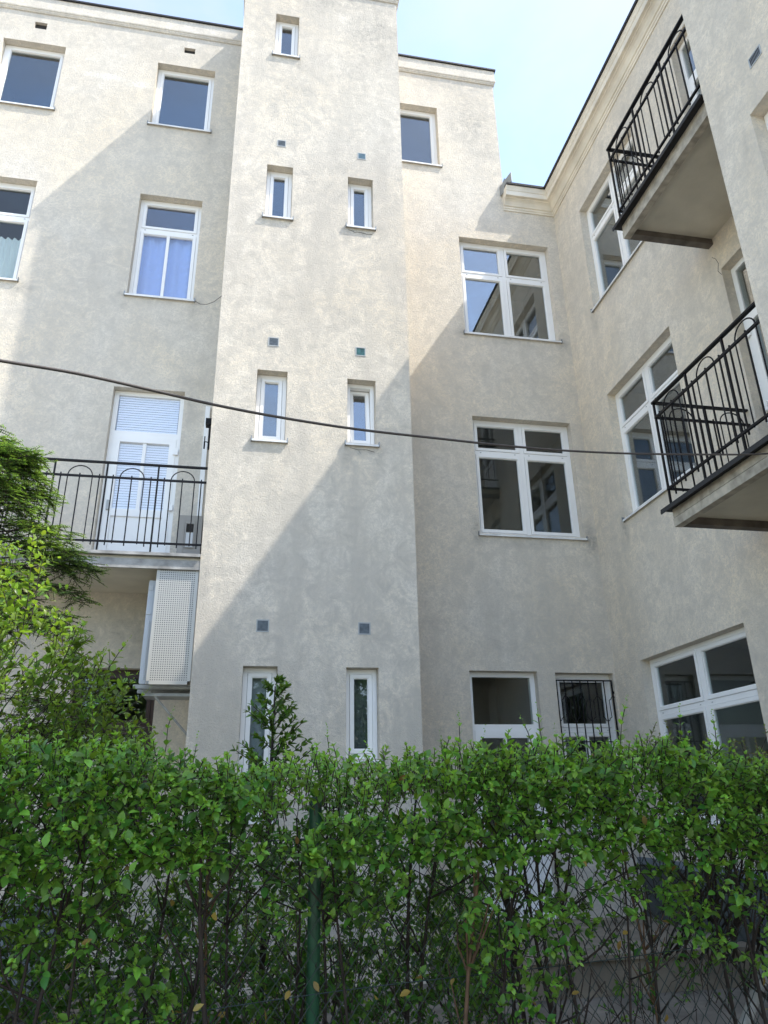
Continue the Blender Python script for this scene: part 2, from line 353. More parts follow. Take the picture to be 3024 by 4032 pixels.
def window(P, u0, u1, z0, z1, lay='single', m='pvc', gl='glass', tilt=0., fw=.048, tz=.70, name='window', has_sill=True, rm='room', label=None):
    m_ = M[m]; gl = M[gl]; d0 = .12; bz = z0+.006
    win = MB().ring(P, u0+.003, u1-.003, bz, z1-.003, fw, fw, fw, fw, d0, d0+.075).build(name, m_, B, label=label)
    a, b, c, d = u0+.003+fw, u1-.003-fw, bz+fw, z1-.003-fw
    if lay == 'single': sash(P, a, b, c, d, win, m_, gl, tilt=tilt)
    elif lay == 'four':
        mu = (a+b)/2; h = .029; zt = c+(d-c)*tz
        MB().box(P, mu-h, mu+h, d0+.002, d0+.07, c, d).build('mullion', m_, win)
        for p, q in ((a, mu-h), (mu+h, b)):
            MB().box(P, p, q, d0+.003, d0+.068, zt-h, zt+h).build('transom', m_, win)
            sash(P, p, q, c, zt-h, win, m_, gl); sash(P, p, q, zt+h, d, win, m_, gl)
            for zc, x in ((zt-.004, p+.07), (zt-.004, q-.09)): MB().box(P, x, x+.022, d0-.002, d0+.004, zc, zc+.006).build('drain_cap', M['zinc'], win)
    elif lay == 'two':
        h = .029; zt = c+(d-c)*tz
        MB().box(P, a, b, d0+.003, d0+.068, zt-h, zt+h).build('transom', m_, win)
        sash(P, a, b, c, zt-h, win, m_, gl, bars=1); sash(P, a, b, zt+h, d, win, m_, gl)
        for x in (a+.05, b-.07): MB().box(P, x, x+.022, d0-.002, d0+.004, zt-.004, zt+.002).build('drain_cap', M['zinc'], win)
    if has_sill: sill(P, u0, u1, z0, win)
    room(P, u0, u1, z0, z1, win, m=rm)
    return win

def door(P, u0, u1, z0, z1, zt, zp, m='pvc', bars=1, blind=False, name='balcony_door', gl='glass'):
    """glazed door with a light above: zt = transom height, zp = top of the solid panel"""
    m_ = M[m]; d0 = .11; fw = .06
    win = MB().ring(P, u0+.003, u1-.003, z0, z1-.003, fw, fw, .03, fw, d0, d0+.075).build(name, m_, B)
    a, b, c, d = u0+.003+fw, u1-.003-fw, z0+.03, z1-.003-fw; h = .04
    MB().box(P, a, b, d0+.003, d0+.068, zt-h, zt+h).build('transom', m_, win)
    MB().box(P, a, b, d0+.020, d0+.026, zt+h, d).build('pane', M[gl], win)
    s = .085
    MB().ring(P, a, b, c, zt-h, s, s, s, s, d0-.012, d0+.058).build('door_leaf', m_, win)
    MB().box(P, a+s, b-s, d0-.006, d0+.05, zp-.05, zp+.05).build('lock_rail', m_, win)
    MB().box(P, a+s, b-s, d0+.014, d0+.034, c+s, zp-.05).build('door_panel', m_, win)
    MB().box(P, a+s, b-s, d0+.020, d0+.026, zp+.05, zt-h-s).build('pane', M[gl], win)
    if bars: mu = (a+b)/2; MB().box(P, mu-.022, mu+.022, d0+.002, d0+.045, zp+.051, zt-h-s-.001).build('glazing_bar', m_, win)
    for zh in (zt-.28, c+.95): MB().box(P, b-.03, b+.035, d0-.035, d0-.013, zh, zh+.085).build('hinge', m_, win)
    MB().box(P, a+.025, a+.055, d0-.04, d0-.013, zp+.02, zp+.15).build('handle', M['ventframe'], win)
    if blind:
        mb = MB()
        zz = z0+.2
        while zz < z1-.09:
            mb.box(lambda u, dd, z: P(u, dd+(z-zz)*.25, z), a+.01, b-.01, .142, .145, zz, zz+.034); zz += .036
        mb.build('blind', M['blind'], win, kind='stuff')
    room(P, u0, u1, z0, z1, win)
    return win

def curtain(P, win, u0, u1, z0, z1, d=.20, amp=.03, wl=.09, swag=False, m='curtain'):
    mb = MB(); nu, nz_ = 40, 26; idx = {}
    for i in range(nu+1):
        for j in range(nz_+1):
            u = u0+(u1-u0)*i/nu; z = z0+(z1-z0)*j/nz_
            k = amp*math.sin(u/wl*6.28+.6*math.sin(z*5)); 
            if swag: k = .5*amp*math.sin(u/wl*3)+amp*abs(math.sin((z+.05*math.sin(u*14))*24))
            idx[i, j] = mb.vert(P(u, d+k, z))
    for i in range(nu):
        for j in range(nz_): mb.f.append([idx[i, j], idx[i+1, j], idx[i+1, j+1], idx[i, j+1]])
    mb.build('curtain', M[m], win, smooth=True)

# openings -----------------------------------------------------------------------------------
S = YT/8.1
back_ops = [(-4.36, -3.41, 10.19, 11.58), (-1.96, -1.03, 10.17, 11.55), (-4.35, -3.42, 6.89, 8.70), (-1.95, -1.03, 6.84, 8.70), (1.90, 2.82, 10.12, 11.48),
            (3.06, 4.60, 6.75, 8.62), (3.07, 4.60, 3.45, 5.28), (-1.945, -1.015, 2.60, 5.305), (-1.95, -1.02, -.35, 1.54),
            (2.79, 3.70, -1.255, 1.57), (3.945, 4.755, -.28, 1.56)]
air = [(-3.955, -3.765, 11.91, 12.06), (-1.57, -1.39, 11.88, 12.01)]
wall('facade_wall', WALL, -7, XW, -1.9, 12.5, back_ops+[(*a, .12) for a in air], M['stucco'],
     dirt=[(3.02, 3.47, .10, .22, .8), (4.70, 3.42, .11, .26, .9), (3.0, 6.75, .10, .12, .7), (4.68, 6.72, .10, .16, .7), (3.8, 3.33, .8, .07, .45), (3.8, 6.62, .8, .05, .4),
           (3.45, 11.3, .5, .9, .62), (3.7, 10.6, .3, .9, .5), (3.2, 12.1, .8, .2, .6), (2.95, 9.8, .3, .5, .3), (-.93, 5.15, .08, .30, .45), (-.9, 5.42, .25, .07, .35), (-.9, 3.2, .10, .7, .22), (4.73, 4.5, .05, 3.5, .32),  # last spot is a soft dark line down the inner corner
           (4.55, 1.9, .3, .9, .18), (-3.35, 6.75, .16, .12, .8), (-1.5, 6.78, .5, .05, .35), (-2, 6.83, .06, .06, .7), (-.98, 6.8, .06, .06, .7), (3.4, .9, .02, .02, 0), (-2.6, 3.4, .06, .12, .6),
           (2.4, 8.0, .35, 1.4, .22), (-5, 12.0, 2, .3, .4), (-2.5, 11.9, 2, .4, .35), (-2.8, 10.3, 1.2, 1.2, .25), (-2.6, 7.0, 1.2, 1.5, .2), (-2, 4.6, 1.0, 1.0, .2), (3.6, 2.2, 1.0, 1.0, .2), (2.6, 5.4, .6, 1.5, .2), (3.8, 6.0, .8, .5, .2), (-1.5, 2.0, 1.2, .5, .45), (3.6, -1.0, 1.3, .35, .4)],
     patch=[(-2.75, 11.05, .45, .09, .75), (-2.2, 10.98, .22, .12, .8), (-2.9, 11.4, .3, .3, .35), (-3.0, 9.4, .6, .05, .4), (-2.3, 9.3, .4, .04, .35), (-2.0, 8.9, .5, .03, .3), (-1.4, 11.75, .4, .1, .3), (2.95, 10.0, .12, .1, .4)],
     skip=lambda u, z: (u > 3.92 and z > 9.55) or (-.50 < u < 1.84), extra_u=(3.92, -.50, 1.84), extra_z=(9.55,))
tw = dict(T3=(-.06, .30, 10.65, 11.55), T2a=(-.07, .29, 7.475, 8.40), T2b=(1.075, 1.435, 7.475, 8.365), T1a=(-.05, .32, 4.07, 5.025), T1b=(1.07, 1.43, 4.10, 5.00), TGa=(-.03, .33, -.1, 1.385), TGb=(1.06, 1.415, .45, 1.385))
wall('stair_tower_wall', TOW, -.551, 1.876, -1.9, 12.5, list(tw.values()), M['tower'],
     dirt=[(1.5, 11.5, .5, .85, .68), (.8, 12.1, 1.1, .35, .6), (1.2, 10.4, .5, .8, .36), (.25, 10.0, .5, 1.0, .32), (.1, 11.3, .5, .6, .4), (1.0, 8.4, 1.0, 1.2, .25), (.6, 6.2, 1.0, 1.2, .18), (.7, 2.9, 1.0, 1.2, .14), (1.25, 7.40, .22, .045, .95), (1.06, 7.43, .05, .05, .8), (1.28, 4.0, .26, .06, .85), (1.05, 4.07, .05, .05, .9), (.36, 7.42, .06, .04, .6), (.37, 4.02, .06, .04, .5), (-.07, 4.05, .04, .04, .7),
           (-.5, 2.35, .05, .5, .6), (.1, 9.9, .3, .9, .16), (1.0, 9.8, .5, .7, .14), (.5, .9, .9, .8, .08), (.55, -1.2, 1.2, .5, .4), (1.5, 2.0, .3, .8, .1)],
     patch=[(1.79, 5.22, .05, .04, .9), (.3, 6.4, .6, .4, .28), (.9, 8.9, .7, .4, .28), (.4, 10.2, .4, .5, .3), (1.7, 8.6, .1, .5, .3)], sides=((-.551, YW-YT), (1.876, YW-YT)))
wing_ops = [(6.55, 8.165, 3.435, 5.29), (6.55, 8.165, 6.757, 8.62), (6.30, 8.32, -.25, 1.605), (4.45, 5.51, 2.53, 5.27), (4.45, 5.51, 5.84, 8.66)]
wall('side_wing_wall', WING, 4.02, YW, -1.9, 9.55, wing_ops, M['wing'],
     dirt=[(8.22, 3.36, .09, .16, .8), (8.3, 3.2, .05, .3, .4), (5.48, 5.1, .05, .5, .5), (5.45, 3.2, .06, .5, .35), (5.66, 5.45, .06, .2, .5), (8.22, 6.7, .05, .06, .8), (6.2, 1.0, .06, 1.0, .25), (5.5, 1.3, .6, .5, .16), (5.9, .9, .4, .9, .12), (8.6, 2.0, .2, 2.0, .14), (7, -.9, 3, .3, .5)],
     patch=[(7.3, 6.2, .7, .3, .3), (6.4, 4.5, .3, .6, .25)])
wall('end_block_wall', BLOCK, 2.35, 4.02, -1.9, 9.6, [(2.75, 3.60, 3.3, 5.05)], M['wing'], dirt=[(3.68, 4.85, .04, .35, .5), (3.9, 3.4, .1, .8, .15)], patch=[(3.6, 6.2, .3, .5, .3)], cell=.12, sides=((4.02, XW-XB), (2.35, XW-XB)))
MB().quad((XW, 2.35, -1.9), (XW, -1.5, -1.9), (XW, -1.5, 9.6), (XW, 2.35, 9.6)).build('street_side_wall', M['wing'], B)
MB().quad((3.92, YW+.0, 9.55), (3.92, 16, 9.55), (3.92, 16, 12.5), (3.92, YW+.0, 12.5)).build('upper_end_wall', M['stucco'], B)

# windows
wn = [window(WALL, *back_ops[0], gl='glass_mid'), window(WALL, *back_ops[1], gl='glass_mid'), window(WALL, *back_ops[2], lay='two', tz=.66, gl='glass_dark'), window(WALL, *back_ops[3], lay='two', tz=.70, gl='glass_clear'), window(WALL, *back_ops[4], gl='glass_mid'),
      window(WALL, *back_ops[5], lay='four', tz=.66), window(WALL, *back_ops[6], lay='four', tz=.72, gl='glass_dark')]
curtain(WALL, wn[3], -1.90, -1.08, 6.9, 8.1, swag=True, m='curtainsky'); curtain(WALL, wn[2], -4.3, -3.47, 6.95, 7.75)  # first curtain: bluish cloth, with the reflected sky's blue put into its colour
door(WALL, *back_ops[7], 4.66, 3.53, blind=True, gl='glass_clear')
window(WALL, *back_ops[8], lay='two', tz=.66, m='brown', gl='glass_dark', name='brown_window')
door(WALL, *back_ops[9], .88, -.45, name='entrance_door', gl='glass_dark')
bw = window(WALL, *back_ops[10], lay='two', tz=.62, gl='glass_dark')
for a in air:
    mb = MB(); u0, u1, z0, z1 = a; mb.box(WALL, u0-.01, u1+.01, .05, .2, z0-.01, z1+.01); mb.build('air_brick', M['dark'], B)
for k, o in tw.items():
    tw_win = window(TOW, *o, fw=.048, tilt=.11 if k == 'T1b' else 0, gl='glass_dark' if k[1] == 'G' else 'glass' if k[1] == '1' else 'glass_mid', label='narrow window with its sash tilted open at the top' if k == 'T1b' else None)
    if k[1] == 'G': MB().box(TOW, o[0]+.06, o[1]-.06, .20, .204, o[2]+.06, o[3]-.05).build('added_tone_sheet', M['reflgrey' if k == 'TGa' else 'refldark'], tw_win)  # sheet added behind the pane; its tone stands in for the reflection
for i, o in enumerate(wing_ops[:3]): window(WING, *o, lay='four', tz=(.70, .70, .66)[i], gl='glass_dark' if i == 2 else 'glass')
for o in wing_ops[3:]: door(WING, *o, o[3]-.62, o[2]+.85)
window(BLOCK, 2.75, 3.60, 3.3, 5.05, lay='two')

# vents on the tower
for k, (x, z, s_, mm) in enumerate([(.116, 8.827, .062, 'vent'), (1.277, 8.793, .062, 'ventblue'), (.131, 5.447, .066, 'vent'), (1.240, 5.418, .066, 'ventteal'), (.154, 1.815, .068, 'vent'), (1.262, 1.811, .068, 'vent')]):
    v = MB().ring(TOW, x-s_, x+s_, z-s_, z+s_, .012, .012, .012, .012, -.006, .004).build('vent_grille', M['ventframe'], B)
    MB().box(TOW, x-s_+.012, x+s_-.012, -.0015, .004, z-s_+.012, z+s_-.012).build('grille_backing', M[mm], v)
    for q in range(7): zz = z-s_+.02+q*(2*s_-.04)/6; MB().box(TOW, x-s_+.013, x+s_-.013, -.005, -.002, zz-.003, zz+.003).build('slat', M[mm], v)
v = MB().ring(BLOCK, 3.335, 3.475, 5.405, 5.505, .01, .01, .01, .01, -.006, .004).build('vent_grille', M['ventframe'], B)
MB().box(BLOCK, 3.345, 3.465, -.002, .004, 5.415, 5.495).build('grille_backing', M['dark'], v)
for q in range(9): u = 3.350+q*.0137; MB().box(BLOCK, u, u+.004, -.005, -.003, 5.416, 5.494).build('slat', M['zinc'], v)

# cornices and roof edges
cp = [(0, 12.262), (.012, 12.262), (.022, 12.272), (.022, 12.285), (.030, 12.292), (.030, 12.312), (.042, 12.322), (.046, 12.340), (.046, 12.362), (.036, 12.372), (.034, 12.61), (0, 12.61)]
top_path = [(-7, YW), (-.551, YW), (-.551, YT), (1.876, YT), (1.876, YW), (3.92, YW), (3.92, 15)]
MB().sweep(top_path, cp).build('cornice', M['cornice'] if False else M['stucco'], B)
MB().sweep(top_path, [(-.2, 12.615), (.062, 12.612), (.062, 12.645), (-.2, 12.665)]).build('roof_edge', M['black_edge'], B)
MB().box(W_, -7, 3.88, YW+.1, 16, 12.45, 12.60).build('roof', M['black_edge'], B)
MB().box(W_, -.5, 1.82, YT+.1, YW+.05, 12.46, 12.605).build('roof', M['black_edge'], B)
cw = [(0, 9.295), (.016, 9.295), (.020, 9.325), (.032, 9.332), (.034, 9.365), (.052, 9.372), (.060, 9.395), (.082, 9.435), (.108, 9.458), (.128, 9.466), (.128, 9.484), (.172, 9.490), (.176, 9.575), (.186, 9.585), (.192, 9.612), (.206, 9.640), (.208, 9.668), (0, 9.668)]
MB().sweep([(3.89, YW), (XW, YW), (XW, 3.95)], cw).build('cornice', M['cornice'], B)
gp = [(.10, 9.672), (.232, 9.668), (.236, 9.705), (.228, 9.715), (.10, 9.74)]
MB().sweep([(3.90, YW), (XW, YW), (XW, 3.95)], gp).build('roof_edge', M['black_edge'], B)
MB().box(W_, XW-.15, 13, -1.6, 16, 9.60, 9.69).build('roof', M['black_edge'], B)
MB().box(W_, XB-.2, XW-.16, 2.2, 3.94, 9.61, 9.70).build('roof', M['black_edge'], B)
MB().box(W_, 3.93, XW-.16, YW-.1, 16, 9.61, 9.695).build('roof', M['black_edge'], B)
mb = MB(); a = [(3.85, 8.99, 9.60), (3.85, 8.99, 9.80), (3.98, 8.76, 9.93), (3.98, 8.76, 9.73)]
n = [mb.vert(p) for p in a]+[mb.vert((p[0]+.012, p[1], p[2])) for p in a]
mb.f += [n[:4], n[4:][::-1]]+[[n[i], n[(i+1) % 4], n[4+(i+1) % 4], n[4+i]] for i in range(4)]
mb.build('flashing', M['zinc'], B)
MB().tube([(3.93, 8.96, 9.74), (3.925, 8.965, 9.90), (3.945, 8.96, 9.97), (3.965, 8.955, 9.93)], .018, 8).build('vent_pipe', M['zinc'], B, smooth=True)

for P, pts in ((WING, [(5.60, 5.50), (5.55, 5.44), (5.53, 5.36), (5.555, 5.28), (5.52, 5.20)]), (TOW, [(1.08, 7.40), (1.13, 7.385), (1.17, 7.36), (1.20, 7.375), (1.27, 7.37), (1.34, 7.355), (1.42, 7.365)]), (TOW, [(1.10, 4.03), (1.2, 4.005), (1.3, 4.015), (1.40, 3.99)])):
    MB().tube([P(u+.004*math.sin(k*9), -.0005, z) for k, (u, z) in enumerate(pts)], .0032, 4).build('crack', M['dark'], B)

# plinth of the wing
MB().box(WING, 5.0, 8.97, -.05, .05, -.70, -.63).build('plinth_flashing', M['bluegrey'], B)
MB().box(WING, 5.02, 8.95, -.035, .05, -1.255, -.702).build('plinth_panel', M['slate'], B)

# railings -----------------------------------------------------------------------------------
def railing(P, L, zs_, zb, zm, zt, parent, mod=.552, first_post=True, r=.0058):
    """P(u, d, z): u along the rail from the post at 0 to L"""
    m = M['iron']
    MB().box(P, -.012, L, -.020, .020, zt-.012, zt+.006).build('top_rail', m, parent)
    MB().box(P, -.010, L, -.011, .011, zm-.011, zm+.011).build('middle_rail', m, parent)
    MB().box(P, -.010, L, -.011, .011, zb-.010, zb+.010).build('bottom_rail', m, parent)
    k = 0
    bar = lambda nm, u, z0, z1, w_: MB().box(P, u-w_, u+w_, -w_, w_, z0, z1).build(nm, m, parent)
    while k*mod < L-.02:
        u = k*mod
        if k or first_post: bar('post', u, zs_, zt-.013, .009)
        for f in (.132, .510, .870):
            if u+f*mod < L-.01: bar('picket', u+f*mod, zb-.045, zm+.032, .006)
        a, b = u+.268*mod, u+.738*mod
        if b < L:
            c, R_ = (a+b)/2, (b-a)/2; pts = [P(a, 0, zb-.02), P(a, 0, zm)]+[P(c-R_*math.cos(t), 0, zm+R_*.95*math.sin(t)) for t in np.linspace(.15, math.pi-.15, 13)]+[P(b, 0, zm), P(b, 0, zb-.02)]
            MB().tube(pts, .0065, 6).build('arch', m, parent)
        elif a < L: bar('picket', a, zb-.045, zm+.032, .006)
        k += 1

def wing_balcony(dz):
    XO = 3.768; Y1 = 5.62; Y0 = 4.025
    s = MB().box(W_, XO+.012, XW-.001, Y0, Y1-.012, 5.700+dz, 5.795+dz).build('balcony', M['soffit'], B)
    MB().box(W_, XO, XO+.075, Y0, Y1, 5.626+dz, 5.705+dz).build('edge_beam', M['rust'], s)
    MB().box(W_, XO+.004, XO+.011, Y0, Y1-.004, 5.712+dz, 5.793+dz).build('fascia', M['rust'], s)
    MB().box(W_, XO+.076, XW-.002, Y1-.085, Y1-.002, 5.628+dz, 5.698+dz).build('side_beam', M['rustdark'], s)
    MB().box(W_, XO-.075, XW-.003, Y0, Y1+.06, 5.797+dz, 5.812+dz).build('balcony_floor', M['black_edge'], s)
    MB().box(W_, XO-.078, XO-.068, Y0, Y1+.06, 5.768+dz, 5.796+dz).build('drip_edge', M['black_edge'], s)
    zz = (5.812+dz, 6.002+dz, 6.752+dz, 6.916+dz)
    railing(lambda u, d, z: (XO+d, Y1-.01-u, z), Y1-Y0-.02, *zz, s, mod=.545)
    railing(lambda u, d, z: (XO+u, Y1-.01+d, z), XW-XO-.003, *zz, s, mod=.545, first_post=False)
wing_balcony(0); wing_balcony(-3.325)

# left balcony on the facade
YB = 7.90; X0, X1 = -2.80, -.553
mb = MB(); pr = [(YB-.02, 2.455), (YB-.02, 2.555), (YW-.001, 2.555), (YW-.001, 2.44)]
A = [mb.vert((X0, y, z)) for y, z in pr]; Bq = [mb.vert((X1, y, z)) for y, z in pr]
for k in range(4): j = (k+1) % 4; mb.f.append([A[k], Bq[k], Bq[j], A[j]])
mb.f += [A, Bq]; lb = mb.build('balcony', M['soffit'], B)
MB().box(W_, X0-.012, X1, YB-.045, YB-.0205, 2.415, 2.52).build('fascia', M['slab'], lb)
MB().box(W_, X0-.03, X1, YB-.075, YW-.002, 2.557, 2.590).build('balcony_floor', M['slab'], lb)
zz = (2.590, 2.718, 3.478, 3.662)
railing(lambda u, d, z: (X1+.012-u, YB+d, z), X1-X0, *zz, lb, mod=.5565, first_post=False)
railing(lambda u, d, z: (X0+.01, YB+u, z), YW-YB-.005, *zz, lb, mod=.55)
MB().box(WALL, -.72, -.66, -.045, -.001, 3.0, 5.08).build('cable_trunking', M['pvc'], B)

# iron grille before the ground floor window
gr = MB().ring(WALL, 3.955, 4.742, -.26, 1.475, .018, .018, .018, .018, .026, .042).build('window_grille', M['iron'], B)
xs = [3.964+k*(4.733-3.964)/7 for k in range(8)]
for x in xs[1:-1]: MB().box(WALL, x-.006, x+.006,   .028, .040, -.244, 1.458).build('bar', M['iron'], gr)
for z in (.0, .70): MB().box(WALL, 3.974, 4.724, .0225, .0275, z-.006, z+.006).build('crossbar', M['iron'], gr)
for i in range(7):
    up = i % 2 == 0; a, b = (xs[i], xs[i+1]) if up else (xs[i+1], xs[i]); s_ = 1 if b > a else -1; pts = []
    zl, zh = .985, 1.235
    for t in np.linspace(-math.pi*.9, 0, 9): pts.append((a-s_*.0+s_*.03*math.cos(t)-s_*.03+s_*.03, zl+.03*math.sin(t)))
    pts += [(a+s_*.06+(b-a-s_*.12)*q*1.0, zl+(zh-zl)*q) for q in np.linspace(.08, .92, 8)]
    for t in np.linspace(math.pi, math.pi*.05, 9): pts.append((b+s_*.03*math.cos(t)+s_*0, zh+.03*math.sin(t)))
    MB().tube([WALL(x, .034, z) for x, z in pts], .0055, 6).build('scroll', M['iron'], gr, smooth=True)
for z in (1.30, .35): MB().box(WALL, 4.742, 4.757, .028, .040, z, z+.03).build('fixing_lug', M['iron'], gr)

# ------------------------------------------------------------------ things on the building
t = thing('air_conditioner', 'large white air conditioner behind a perforated steel cover on the tower side', 'air conditioner', (-.8, 8.1, 1.2))
ax0, ax1, az0, az1, ay = -1.0, -.56, 1.19, 2.452, 7.885
nc, nr = 17, 52; mb = MB(); mgx, mgz = .030, .034
ring8 = [(math.cos(a), math.sin(a)) for a in np.linspace(math.pi/4, math.pi/4+2*math.pi, 9)[:-1]]
sq = [(1, 1), (0, 1), (-1, 1), (-1, 0), (-1, -1), (0, -1), (1, -1), (1, 0)]
cx = np.linspace(ax0+mgx, ax1-mgx, nc+1); cz = np.linspace(az0+mgz, az1-mgz, nr+1)
for i in range(nc):
    for j in range(nr):
        x, z, hx, hz = (cx[i]+cx[i+1])/2, (cz[j]+cz[j+1])/2, (cx[i+1]-cx[i])/2, (cz[j+1]-cz[j])/2
        for k in range(8):
            l = (k+1) % 8
            mb.quad((x+sq[k][0]*hx, ay, z+sq[k][1]*hz), (x+sq[l][0]*hx, ay, z+sq[l][1]*hz), (x+ring8[l][0]*.0058, ay, z+ring8[l][1]*.0058), (x+ring8[k][0]*.0058, ay, z+ring8[k][1]*.0058))
xs_ = sorted(set(np.round(np.concatenate([cx, (cx[1:]+cx[:-1])/2]), 6))); zs_ = sorted(set(np.round(np.concatenate([cz, (cz[1:]+cz[:-1])/2]), 6)))
for (u0, u1) in zip(xs_, xs_[1:]):
    mb.quad((u0, ay, az0), (u1, ay, az0), (u1, ay, cz[0]), (u0, ay, cz[0])); mb.quad((u0, ay, az1), (u1, ay, az1), (u1, ay, cz[-1]), (u0, ay, cz[-1]))
for (z0, z1) in zip(zs_, zs_[1:]):
    mb.quad((ax0, ay, z0), (cx[0], ay, z0), (cx[0], ay, z1), (ax0, ay, z1)); mb.quad((ax1, ay, z0), (cx[-1], ay, z0), (cx[-1], ay, z1), (ax1, ay, z1))
for (p, q) in (((ax0, az0), (ax1, az0)), ((ax1, az0), (ax1, az1)), ((ax1, az1), (ax0, az1)), ((ax0, az1), (ax0, az0))): mb.quad((p[0], ay, p[1]), (q[0], ay, q[1]), (q[0], ay+.045, q[1]), (p[0], ay+.045, p[1]))
mb.build('perforated_cover', M['ac'], t)
MB().box(W_, -.985, -.575, 7.955, 7.965, 1.23, 2.43).build('added_dark_backing', M['slate'], t)  # dark sheet added behind the cover so its holes look shaded
MB().box(W_, -1.085, -.60, 8.03, 8.44, 1.215, 2.33).build('casing', M['acw'], t)
MB().box(W_, -1.092, -1.086, 8.05, 8.42, 1.23, 2.315).build('side_panel', M['acw'], t)
MB().box(W_, -1.082, -1.04, 8.022, 8.029, 2.22, 2.27).build('rating_label', M['label'], t)
MB().box(W_, -1.082, -1.04, 8.022, 8.029, 1.95, 1.965).build('rating_label', M['label'], t)
for q in range(30): MB().box(W_, -1.05, -.66, 8.020, 8.028, 1.26+q*.021, 1.268+q*.021).build('louvre', M['acw'], t)
for yb in (8.02, 8.36):
    MB().box(W_, -1.14, -.552, yb, yb+.035, 1.165, 1.205).build('bracket', M['galv'], t)
    MB().tube([(-.96, yb+.05, 1.14), (-.552, yb+.05, .70)], .012, 6).build('brace', M['galv'], t)
MB().box(W_, -1.04, -.553, 8.06, 8.35, 1.095, 1.125).build('lower_rail', M['galv'], t)
t = thing('air_conditioner', 'small grey air conditioner unit on the left balcony floor beside the door', 'air conditioner', (-.75, 8.5, 2.59))
MB().box(W_, -.865, -.60, 8.35, 8.95, 2.62, 3.24).build('casing', M['acg'], t)
MB().box(W_, -.85, -.80, 8.342, 8.349, 2.66, 3.20).build('side_panel', M['acg'], t)
MB().ring(W2 := (lambda u, d, z: (u, 8.34+d, z)), -.79, -.68, 2.83, 3.16, .012, .012, .012, .03, -.006, .009).build('handle_recess', M['acg'], t)
MB().box(W2, -.775, -.695, 0, .008, 2.845, 3.02).build('rating_label', M['label'], t)
MB().box(W2, -.775, -.695, 0, .008, 3.03, 3.125).build('painted_handle_shade', M['dark'], t)  # dark plate stands in for the shade inside the hand recess
for x in (-.84, -.65): MB().box(W_, x, x+.05, 8.4, 8.9, 2.5905, 2.619).build('foot', M['dark'], t)
MB().tube([(-.70, 8.33, 2.70), (-.64, 8.24, 2.66), (-.58, 8.22, 2.64), (-.557, 8.25, 2.68)], .016, 8).build('hose', M['label'], t, smooth=True)
t = thing('wall_lamp', 'black wall lamp on the tower side above the left balcony', 'lamp', (-.58, 8.45, 4.2))
MB().box(W_, -.615, -.552, 8.40, 8.47, 4.18, 4.50).build('lamp_body', M['iron'], t)
MB().box(W_, -.66, -.552, 8.38, 8.49, 4.50, 4.585).build('lamp_head', M['iron'], t)
MB().tube([(-.60, 8.42, 4.26), (-.655, 8.40, 4.26), (-.655, 8.40, 4.33)], .008, 6).build('sensor_arm', M['iron'], t)
MB().tube([(-.655, 8.40, 4.16), (-.655, 8.40, 4.26)], .010, 6).build('sensor', M['iron'], t)
t = thing('loose_wire', 'thin sagging wire between upper window sill and tower corner', 'wire', (-.8, 8.95, 6.7))
MB().tube([(-1.0, 8.965, 6.80), (-.92, 8.95, 6.74), (-.82, 8.9, 6.71), (-.72, 8.85, 6.73), (-.62, 8.8, 6.80), (-.57, 8.7, 6.86)], .004, 5).build('strand', M['cable'], t)

# overhead cable: passes over the garden from the left to the end block
def ray(px, py):
    c = np.array([(px-1512)/2873.6, -(py-2016)/2873.6, 1.0]); return c[0]*_R+c[1]*_U+c[2]*_f
pts = []
for px, py in [(0, 1420), (300, 1470), (600, 1537), (850, 1595), (1130, 1648), (1420, 1692), (1740, 1728), (2000, 1756), (2290, 1778), (2600, 1788), (3024, 1786)]:
    d = ray(px, py); y = 3.0+.38*d[0]/d[1]*3.4; pts.append(tuple(d*(y/d[1])))
p0, p1 = Vector(pts[0]), Vector(pts[1]); dr = p0-p1
pts = [tuple(p0+dr*k+Vector((0, 0, .004*k*k))) for k in (14, 10, 7, 5, 3, 2, 1)]+pts
pe = Vector(pts[-1]); pts.append((XB-.01, pe.y-.05, pe.z+.06))
t = thing('overhead_cable', 'thick grey brown cable sagging across the whole facade', 'cable', (0, 3.2, -1.6))
sp = []
for i in range(len(pts)-1):
    a, b, c, d = (Vector(pts[max(0, min(len(pts)-1, i+k))]) for k in (-1, 0, 1, 2))
    for q in np.linspace(0, 1, 7)[:-1]: sp.append(.5*((2*b)+(c-a)*q+(2*a-5*b+4*c-d)*q*q+(3*b-a-3*c+d)*q**3))
sp.append(Vector(pts[-1]))
MB().tube(sp, .0065, 10).build('sheath', M['cable'], t, smooth=True)

# ------------------------------------------------------------------ fence
YF = 3.42
t = thing('chain_link_fence', 'dark chain link fence with a green steel post inside the hedge', 'fence', (.33, YF, -1.6))
MB().tube([(.335, YF+.03, -1.6), (.332, YF+.03, -.02), (.332, YF+.03, .025)], .0275, 16).build('post', M['green'], t, smooth=True)
MB().tube([(.332, YF+.03, .020), (.332, YF+.03, .038)], [.0285, .020], 16).build('post_cap', M['green'], t)
for x in (-2.75, 3.45): MB().tube([(x, YF+.03, -1.6), (x, YF+.03, .02)], .0275, 14).build('post', M['green'], t, smooth=True)
for z, sl in ((-.135, 0), (-.72, .06), (-1.4, 0)):
    MB().tube([(x, YF+.004, z+sl*x*.9+.006*math.sin(x*3)) for x in np.linspace(-2.75, 3.45, 26)], .0021, 5).build('tension_wire', M['wire'], t)
MB().tube([(2.66, 3.62, -1.55), (2.90, 3.62, -.35)], .024, 12)
mb = MB(); wdt, hgt = .067, .086
x = -2.7; i = 0
nz_ = int((1.5-.135)/(hgt/2))
